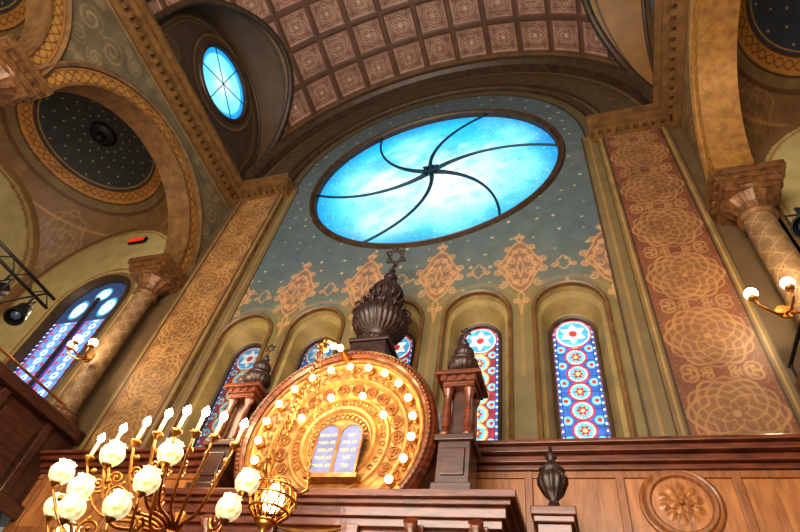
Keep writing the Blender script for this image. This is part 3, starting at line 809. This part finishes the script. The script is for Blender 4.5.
bulb_me = MB().sphere((0, 0, 0), .042, 12).mesh('light_bulb', M_bulb, True)
sock_me = MB().lathe([(0, .02), (.045, .02), (.052, 0), (.03, -.03), (.026, -.06), (0, -.06)], (0, 0, 0), 12, axis='Y').mesh('bulb_socket', M_brass)
for k in range(17):
    a = -.62+(pi+1.24)*k/16
    p = ds((C+1.0*math.cos(a), -1.17, AZ+1.0*math.sin(a)))
    inst(bulb_me, 'light_bulb', p, ark); inst(sock_me, 'bulb_socket', (p[0], -1.10, p[2]), ark)
for k in range(4):
    a = .5+(pi-1.0)*k/3
    inst(bulb_me, 'light_bulb', (C+.60*math.cos(a), -1.06, AZ+.60*math.sin(a)), ark)
TX, TZ = C+.07, 2.63
words = [["אנכי", "לא יהיה", "לא תשא", "זכור", "כבד"], ["לא תרצח", "לא תנאף", "לא תגנב", "לא תענה", "לא תחמד"]]
for s in (0, 1):
    cx = TX+(.14 if s == 0 else -.14)
    pts = [(cx+.13*math.cos(a), TZ+.46+.13*math.sin(a)) for a in [pi*i/16 for i in range(17)]]+[(cx-.13, TZ), (cx+.13, TZ)]
    tb = MB().prism(pts, front, 1.05, 1.11).build('tablet', M_tablet, ark)
    MB().sweep([(cx+.13, TZ, 1, 0)]+circ(cx, TZ+.46, .13, 0, pi, 16)+[(cx-.13, TZ, -1, 0)], [(-.008, 1.09), (-.008, 1.12), (.012, 1.12), (.012, 1.09)], front).build('tablet_border', M_gold_orn, ark)
    for i, wd in enumerate(words[s]):
        cu = bpy.data.curves.new('inscription', 'FONT'); cu.body = wd[::-1]; cu.size = .056; cu.align_x = 'CENTER'; cu.extrude = .001
        to = bpy.data.objects.new('inscription_tmp', cu); COL.objects.link(to)
        bpy.context.view_layer.update()
        me = bpy.data.meshes.new_from_object(to.evaluated_get(bpy.context.evaluated_depsgraph_get()))
        bpy.data.objects.remove(to)
        me.materials.clear(); me.materials.append(M_letter)
        o = bpy.data.objects.new('inscription', me)
        o.location = (cx, -1.113, TZ+.44-i*.092); o.rotation_euler = (pi/2, 0, 0)
        w_ = max(abs(v.co.x) for v in me.vertices) if len(me.vertices) else .1
        sx = min(1.0, .105/w_); o.scale = (sx, 1, 1)
        o.parent = tb
        COL.objects.link(o)
MB().box(TX-.31, TX+.31, -1.13, -.96, TZ-.05, TZ).build('tablet_ledge', M_gold_orn, ark)

def onion_prof(s, z0, k=1.0, rs=1.0):
    P = [(0.0, 0), (.34, 0), (.36, .06), (.26, .10), (.22, .18), (.28, .24), (.42, .32), (.50, .44), (.52, .56), (.50, .66), (.43, .74), (.46, .78), (.46, .84), (.38, .88), (.30, .95), (.28, 1.02), (.32, 1.10), (.34, 1.20), (.31, 1.32), (.24, 1.44), (.15, 1.54), (.11, 1.60), (.14, 1.64), (.15, 1.70), (.10, 1.76), (.05, 1.82), (.07, 1.86), (.07, 1.9), (.03, 1.94), (.025, 2.0), (.0, 2.02)]
    return [(r*s*rs, z0+z*s*k) for r, z in P]
def gad(n, amp, tw, z0, s):
    def f(a, z):
        h = (z-z0)/s
        if .28 < h < .72 or 1.0 < h < 1.48: return 1+amp*abs(math.cos(n*(a/2)+tw*h))-amp/2
        return 1
    return f
FY = -.62; fz = 4.78; fs = .88; fr = .88*.88
mb = MB()
mb.box(C-.30, C+.30, -.88, -.36, 4.0, 4.58)
mb.box(C-.26, C+.26, -.85, -.39, 4.58, 4.72); mb.box(C-.30, C+.30, -.88, -.36, 4.72, 4.78)
mb.build('crown_pedestal', M_wood_finial, ark, bevel=.015)
mb = MB(); mb.lathe(onion_prof(fs, fz, 1.0, .88), (C, FY, 0), 120, mod=gad(30, .14, 5, fz, fs))
for k in range(24):
    a = k*2*pi/24; mb.sphere((C+.47*fr*math.cos(a), FY+.47*fr*math.sin(a), fz+.81*fs), .028, 6)
    mb.sphere((C+.36*fr*math.cos(a), FY+.36*fr*math.sin(a), fz+.03*fs), .025, 6)
for k in range(16):
    a = k*2*pi/16; mb.sphere((C+.29*fr*math.cos(a), FY+.29*fr*math.sin(a), fz+.98*fs), .022, 6)
    p = [(r_, z_) for r_, z_ in ((.50, .62), (.58, .70), (.54, .80), (.47, .76))]
    mb.tube([(C+r_*fr*math.cos(a), FY+r_*fr*math.sin(a), fz+z_*fs) for r_, z_ in p], [.02, .024, .018, .01], 6)
    p = [(.28, 1.02), (.36, 1.08), (.38, 1.18), (.33, 1.22)]
    mb.tube([(C+r_*fr*math.cos(a), FY+r_*fr*math.sin(a), fz+z_*fs) for r_, z_ in p], [.012, .016, .012, .006], 5)
mb.build('crown_finial', M_wood_finial, ark, smooth=True)
# six-pointed star, tipped slightly forward on its pole
mb = MB(); zt = fz+2.02*fs+.26; hexagram(mb, C, zt, FY, .19, .019)
tl = math.radians(28)
mb.xf(lambda p: (p[0], FY+(p[1]-FY)*math.cos(tl)-(p[2]-zt)*math.sin(tl), zt+(p[2]-zt)*math.cos(tl)+(p[1]-FY)*math.sin(tl)))
mb.tube([(C, FY, fz+1.98*fs), (C, FY+.05, zt-.14)], .02, 6)
mb.build('star_finial', M_wood_finial, ark)
for sd in (-1, 1):
    tx, ty = C+sd*1.42, -1.02
    MB().box(tx-.2, tx+.2, ty-.2, ty+.2, ET, ET+.12).box(tx-.17, tx+.17, ty-.17, ty+.17, ET+.12, 2.95).box(tx-.12, tx+.12, ty-.19, ty-.17, ET+.2, 2.85).box(tx-.21, tx+.21, ty-.21, ty+.21, 2.93, 3.0).build('corner_tower', M_wood_dark, ark, bevel=.01)
    for dx in (-.12, .12):
        for dy in (-.12, .12):
            MB().lathe([(.065, 3.0), (.065, 3.05), (.04, 3.08), (.05, 3.2), (.045, 3.35), (.04, 3.52), (.065, 3.58), (.07, 3.62), (0, 3.62)], (tx+dx, ty+dy, 0), 16).build('column', M_wood_red, ark, smooth=True)
    MB().box(tx-.07, tx+.07, ty-.07, ty+.07, 3.0, 3.62).build('tower_core', M_wood_dark, ark)
    mb = MB()
    for (z0, z1, p) in ((3.62, 3.68, .18), (3.68, 3.74, .21), (3.74, 3.79, .26), (3.79, 3.83, .17)): mb.box(tx-p, tx+p, ty-p, ty+p, z0, z1)
    for q in range(4): mb.box(tx-.18+q*.11, tx-.13+q*.11, ty-.23, ty-.2, 3.685, 3.735)
    mb.build('tower_cornice', M_wood_red, ark, bevel=.006)
    mb = MB(); s = .38; mb.lathe(onion_prof(s, 3.83, .85, .92), (tx, ty, 0), 60, mod=gad(18, .12, 3, 3.83, s*.85)); hexagram(mb, tx, 3.83+2.02*s*.85+.09, ty, .075, .009)
    mb.build('tower_finial', M_wood_finial, ark, smooth=True)

# ================================================================== ETERNAL LAMP
LX, LY, LZ = C-.06, -1.82, 1.99
el = empty('eternal_lamp', (LX, LY, LZ), 'pierced brass hanging sanctuary lamp on three long chains', 'hanging lamp')
mb = MB(); k_ = 1.05
for z, r in ((.17, .12), (.1, .19), (0, .21), (-.1, .17), (-.19, .09)):
    mb.tube([(LX+k_*r*math.cos(b), LY+k_*r*math.sin(b), LZ+z) for b in [2*pi*i/28 for i in range(28)]], .012, 6, closed=True)
for k in range(12):
    a = k*2*pi/12
    for s in (-1, 1):
        mb.tube([(LX+k_*r*math.cos(a+s*ph), LY+k_*r*math.sin(a+s*ph), LZ+z) for (r, z, ph) in ((.12, .17, 0), (.19, .1, .13), (.21, 0, .26), (.17, -.1, .13), (.09, -.19, 0))], .009, 5)
mb.lathe([(0, -.38), (.02, -.37), (.04, -.32), (.015, -.28), (.06, -.24), (.1, -.19), (.07, -.19), (0, -.2)], (LX, LY, LZ), 16)
mb.build('lamp_basket', M_brass, el, smooth=True)
for k in range(3):
    a = k*2*pi/3+.5; p = [(LX+.20*math.cos(a), LY+.20*math.sin(a), LZ+.1), (LX+.28*math.cos(a), LY+.28*math.sin(a), LZ+.17), (LX+.26*math.cos(a), LY+.26*math.sin(a), LZ+.25), (LX+.21*math.cos(a), LY+.21*math.sin(a), LZ+.24)]
    mb = MB(); mb.tube(p, [.014, .02, .018, .012], 6)
    mb.sphere((p[2][0], p[2][1], p[2][2]+.02), .025, 8)
    mb.build('lamp_scroll', M_brass, el, smooth=True)
MB().sphere((LX, LY, LZ+.02), .10, 14, 1.3).build('inner_light', M_bulb, el, smooth=True)
TOPZ = 3.80
for k in range(3):
    a = k*2*pi/3+.5; mb = MB()
    p0 = Vector((LX+.26*math.cos(a), LY+.26*math.sin(a), LZ+.27)); p1 = Vector((LX, LY, TOPZ))
    nlk = 46
    for i in range(nlk):
        q = p0.lerp(p1, (i+.5)/nlk); h = (p1-p0).length/nlk*.62; d = (p1-p0).normalized()
        s = Vector((1, 0, 0)) if i % 2 else Vector((0, 1, 0))
        mb.tube([q+d*(h*math.cos(b))+s*(.012*math.sin(b)) for b in [2*pi*j/8 for j in range(8)]], .0048, 4, closed=True)
    mb.build('chain', M_brass, el)
MB().lathe([(0, -.03), (.06, -.02), (.06, .02), (0, .05)], (LX, LY, TOPZ), 16).build('chain_hook', M_brass, el, smooth=True)
MB().tube([(LX, LY, TOPZ+.05), (LX, LY+.02, TOPZ+.14), (LX, -1.5, TOPZ+.3), (LX, -1.2, TOPZ+.32)], [.02, .03, .035, .05], 8).build('lamp_bracket', M_brass, ark, smooth=True)
for k in (-1, 0, 1): inst(bulb_me, 'light_bulb', (LX+k*.1, -1.6, TOPZ+.2-abs(k)*.04), ark)

# ================================================================== CANDELABRUM
KX, KY = -2.32, -3.35
cd = empty('candelabrum', (KX, KY, FL), 'standing brass candelabrum with candle lights and opal glass shades', 'candelabrum')
MB().lathe([(.34, FL), (.34, FL+.06), (.26, FL+.1), (.2, FL+.16), (.1, FL+.26), (.06, FL+.4), (.05, FL+.9), (.09, FL+1.0), (.05, FL+1.1), (.045, 0), (.1, .1), (.12, .2), (.06, .3), (.05, .6), (.11, .68), (.13, .76), (.07, .84), (.05, 1.0), (.09, 1.04), (.04, 1.1), (.05, 1.16), (0, 1.2)], (KX, KY, 0), 28).build('stem', M_brass, cd, smooth=True)
candle_me = MB().lathe([(0, 0), (.011, 0), (.011, .10), (.009, .104), (0, .104)], n=14).mesh('candle', M_candle, True)
flame_me = MB().lathe([(0, 0), (.010, .004), (.022, .026), (.019, .042), (.007, .060), (0, .068)], n=12).mesh('candle_bulb', M_flame, True)
cup_me = MB().lathe([(0, -.03), (.010, -.026), (.014, -.012), (.024, -.008), (.032, .005), (.029, .010), (.014, .005), (0, .005)], n=16).mesh('drip_cup', M_brass, True)
shade_me = MB().lathe([(.028, -.07), (.05, -.062), (.07, -.04), (.082, -.01), (.083, .015), (.074, .042), (.056, .060), (.05, .066), (.064, .082), (.060, .084), (.044, .068), (.055, .05), (.07, .02), (.07, -.02), (.045, -.055), (.02, -.066)], n=54, mod=lambda a, z: 1+(.02 if z < .06 else .10)*math.cos(9*a)).mesh('glass_shade', M_shade, True)
hold_me = MB().lathe([(0, -.1), (.01, -.1), (.02, -.085), (.034, -.075), (.036, -.06), (0, -.06)], n=16).mesh('shade_holder', M_brass, True)
sb_me = MB().sphere((0, 0, .0), .03, 10, 1.3).mesh('shade_bulb', M_globe, True)
def arm(mb, a, R, z0, z1, scrolls=((.74, .075, .015, 1), (.42, .06, -.17, -1))):
    pts = []
    for i in range(23):
        f = i/22; r = .04+(R-.04)*f
        z = z0+(z1-z0)*f-.15*math.sin(f*pi)*(1-.2*f)+.055*math.sin(f*pi*2)
        pts.append((KX+r*math.cos(a), KY+r*math.sin(a), z))
    mb.tube(pts, [.012-.004*i/22 for i in range(23)], 7)
    for (fr_, q0, dz, sg) in scrolls:
        cx = fr_*R; pts = []; zc_ = z0+(z1-z0)*fr_+dz-.06
        for i in range(28):
            b = sg*i/27*2*pi*1.6+(pi if sg > 0 else 0); q = q0*(1-.82*i/27)
            r = cx+q*math.cos(b); pts.append((KX+r*math.cos(a), KY+r*math.sin(a), zc_+q*math.sin(b)))
        mb.tube(pts, [.009-.003*i/27 for i in range(28)], 6)
        mb.sphere(pts[-1], .014, 8)
    mb.sphere((KX+.9*R*math.cos(a), KY+.9*R*math.sin(a), z1-.045), .018, 8)
for (x, y) in ((-2.90, -3.67), (-2.65, -3.77), (-2.43, -3.83), (-2.23, -3.90), (-2.09, -3.92), (-1.98, -3.90), (-1.89, -3.85), (-1.80, -3.77)):
    a = math.atan2(y-KY, x-KX); R1 = math.hypot(x-KX, y-KY); zt = 1.36
    mb = MB(); arm(mb, a, R1, 1.05, zt-.02, ((.80, .05, .0, 1),)); mb.build('arm', M_brass, cd, smooth=True)
    inst(cup_me, 'drip_cup', (x, y, zt), cd); inst(candle_me, 'candle', (x, y, zt), cd); inst(flame_me, 'candle_bulb', (x, y, zt+.104), cd)
for (z, R1, angs) in ((1.27, .54, (-112, -69, -20)), (1.2, .72, (-143,)), (1.09, .57, (-72, -124, -27)), (1.07, .70, (-156,)), (.95, .58, (-160, -80, -112))):
    for d in angs:
        a = math.radians(d); mb = MB(); arm(mb, a, R1, z-.25, z-.08); mb.build('arm', M_brass, cd, smooth=True)
        x, y = KX+R1*math.cos(a), KY+R1*math.sin(a)
        inst(hold_me, 'shade_holder', (x, y, z), cd, scale=(.8,)*3); inst(shade_me, 'glass_shade', (x, y, z), cd, scale=(.8,)*3); inst(sb_me, 'shade_bulb', (x, y, z+.01), cd)

# ================================================================== NEWEL WITH URN
ux, uy = -.33, -.9
e = empty('newel_post', (ux, uy, FL), 'dark wooden newel post crowned with an ornate black urn', 'newel post')
MB().box(ux-.15, ux+.15, uy-.15, uy+.15, FL, 2.18).box(ux-.18, ux+.18, uy-.18, uy+.18, 2.18, 2.24).box(ux-.2, ux+.2, uy-.2, uy+.2, 2.24, 2.32).build('post_body', M_wood_red, e, bevel=.01)
up_ = [(0, 2.42), (.12, 2.42), (.12, 2.45), (.06, 2.49), (.04, 2.54), (.1, 2.6), (.14, 2.68), (.14, 2.74), (.11, 2.78), (.13, 2.80), (.1, 2.83), (.05, 2.86), (.04, 2.9), (.06, 2.93), (.03, 2.97), (.015, 3.03), (0, 3.04)]
MB().lathe([(r*.98, 2.32+(z-2.42)*1.14) for r, z in up_], (ux, uy, 0), 48, mod=lambda a, z: 1+.08*math.cos(12*a) if 2.5 < z < 2.71 else 1).build('urn_finial', M_wood_finial, e, smooth=True)

# ================================================================== SCONCES
gm = MB().sphere((0, 0, 0), .075, 14).mesh('globe_bulb', M_globe, True)
def sconce(x, y, z, sp_):
    e = empty('wall_sconce', (x, y, z), 'brass wall sconce with glowing round bulbs on the column', 'wall light', 'column sconces')
    MB().lathe([(0, 0), (.1, 0), (.1, .03), (.05, .06), (0, .07)], (x, y-.05, z), 20, axis='Y').build('back_plate', M_brass, e)
    for (dx, dy) in [(-sp_, -.3), (.0, -.42), (sp_, -.3)]:
        mb = MB()
        mb.tube([(x, y, z), (x+dx*.4, y+dy*.5, z-.12), (x+dx*.9, y+dy*.95, z-.1), (x+dx, y+dy, z)], [.02, .018, .015, .02], 7)
        mb.lathe([(0, -.02), (.05, 0), (.055, .03), (.03, .03), (0, .03)], (x+dx, y+dy, z), 14)
        mb.build('arm', M_brass, e, smooth=True)
        inst(gm, 'globe_bulb', (x+dx, y+dy, z+.09), e)
sconce(C-5.4, -.62, 5.05, .24); sconce(C+5.16, -.42, 5.0, .36)

# ================================================================== STAGE LIGHTS
def pipe(x, z, y0, y1, lab):
    e = empty('lighting_bar', (x, (y0+y1)/2, z), lab, 'lighting bar')
    mb = MB(); mb.tube([(x, y0, z), (x, y1, z)], .024, 8); mb.tube([(x, y0, z+.18), (x, y1, z+.18)], .024, 8)
    n = 8
    for i in range(n): mb.tube([(x, y0+(y1-y0)*i/n, z+(.18 if i % 2 else 0)), (x, y0+(y1-y0)*(i+1)/n, z+(0 if i % 2 else .18))], .01, 6)
    mb.build('truss', M_iron, e, smooth=True)
    xe = C-5.4
    for y in (y0+.15, y1-.15): MB().tube([(x, y, z+.16), (xe, y, z+.1), (xe, y, 3.9)], .016, 6).build('wall_bracket', M_iron, e)
def spot(x, y, z, rx, rz, lab, arm=None):
    e = empty('stage_spotlight', (x, y, z), lab, 'spotlight', 'black stage spotlights')
    Mx = Matrix.Translation((x, y, z)) @ Matrix.Rotation(rz, 4, 'Z') @ Matrix.Rotation(rx, 4, 'X')
    f = lambda p: tuple(Mx @ Vector(p))
    MB().lathe([(0, -.2), (.07, -.2), (.1, -.14), (.1, .08), (.13, .1), (.13, .2), (.11, .2), (.1, .12), (0, .12)], n=24).xf(f).build('lamp_housing', M_iron, e)
    MB().lathe([(0, .13), (.09, .13), (.05, .16), (0, .17)], n=20).xf(f).build('lens', M_lens, e, smooth=True)
    mb = MB(); mb.tube([(x-.13, y, z), (x-.13, y, z+.18), (x+.13, y, z+.18), (x+.13, y, z)], .012, 6); mb.tube([(x, y, z+.18), (x, y, z+.28)], .02, 6)
    if arm: mb.tube([(x, y, z+.26)]+arm, .022, 6)
    mb.build('yoke', M_iron, e)
pipe(-7.25, 4.60, -3.6, -2.25, 'black metal lighting truss fixed to the gallery front')
spot(-7.25, -2.95, 4.28, 2.3, .6, 'black stage spotlight hanging from the truss')
spot(-7.25, -2.5, 4.28, 2.5, 1.0, 'black stage spotlight hanging from the truss')
spot(-7.25, -3.4, 4.28, 2.3, .3, 'black stage spotlight hanging from the truss')
spot(2.30, -2.1, 4.60, 2.4, -.6, 'black stage spotlight on a bracket over the gallery front', [(2.7, -2.1, 4.88), (2.72, -2.1, 3.9)])

# ================================================================== LIGHTS
def plight(name, loc, power, col, r=.1):
    l = bpy.data.lights.new(name, 'POINT'); l.energy = power; l.color = col; l.shadow_soft_size = r
    o = bpy.data.objects.new(name, l); o.location = loc; COL.objects.link(o); return o
def alight(name, loc, tgt, power, col, sx, sy):
    l = bpy.data.lights.new(name, 'AREA'); l.shape = 'RECTANGLE'; l.size = sx; l.size_y = sy; l.energy = power; l.color = col
    o = bpy.data.objects.new(name, l); o.location = loc
    o.rotation_euler = (Vector(tgt)-Vector(loc)).to_track_quat('-Z', 'Y').to_euler(); COL.objects.link(o); return o
warm = (1, .80, .56); neutral = (1, .93, .82)
alight('nave_fill', (C, -9.5, 5.0), (C, -2, 8.0), 1200, neutral, 8, 3)  # unseen area fill behind the camera, in place of nave chandeliers
alight('nave_up_fill', (C, -6.8, 1.5), (C, -2.5, 13), 480, (1, .86, .68), 5, 3)  # added upward fill low in the nave, out of view
alight('panelling_fill', (1.0, -7.5, 2.2), (.4, 0, 2.6), 130, warm, 3, 1.5)  # added fill to brighten the oak panelling, no lamp stands here
for sd in (-1, 1):
    alight('aisle_fill', (C+sd*8.2, -4.6, 2.7), (C+sd*8.2, -2.6, 9), 150, warm, 2.5, 3.5)  # added area fill hidden in each aisle
plight('ark_light', (C, -1.75, 2.95), 30, (1, .78, .48), .15)
plight('ark_light', (C, -1.5, 3.6), 20, (1, .78, .48), .1)
plight('candelabrum_and_fill_light', (KX+.1, KY-.1, 1.75), 60, (1, .78, .48), .25)
plight('candelabrum_and_fill_light', (-4.6, -1.6, 3.6), 60, (1, .74, .44), .3)  # added warm fill for the left pilaster, well away from the candelabrum
plight('sconce_light', (C-5.4, -1.1, 5.3), 50, (1, .8, .52), .1)
plight('sconce_light', (C+5.1, -1.0, 5.4), 50, (1, .8, .52), .1)
w = bpy.data.worlds.new('World'); sc.world = w; w.use_nodes = True
w.node_tree.nodes['Background'].inputs['Color'].default_value = (1, .92, .82, 1)
w.node_tree.nodes['Background'].inputs['Strength'].default_value = .24

# ================================================================== CAMERA
cam = bpy.data.cameras.new('camera'); co = bpy.data.objects.new('camera', cam); COL.objects.link(co)
R = Vector((.9498, .2772, .1437)).normalized(); B = Vector((.2893, -.607, -.7392)).normalized()
Uv = B.cross(R).normalized(); R = Uv.cross(B).normalized()
m4 = Matrix((R, Uv, B)).transposed().to_4x4(); m4.translation = Vector((0, -6, 0))
co.matrix_world = m4
cam.sensor_width = 36; cam.lens = 530/800*36; cam.clip_start = .05; cam.clip_end = 200
sc.camera = co
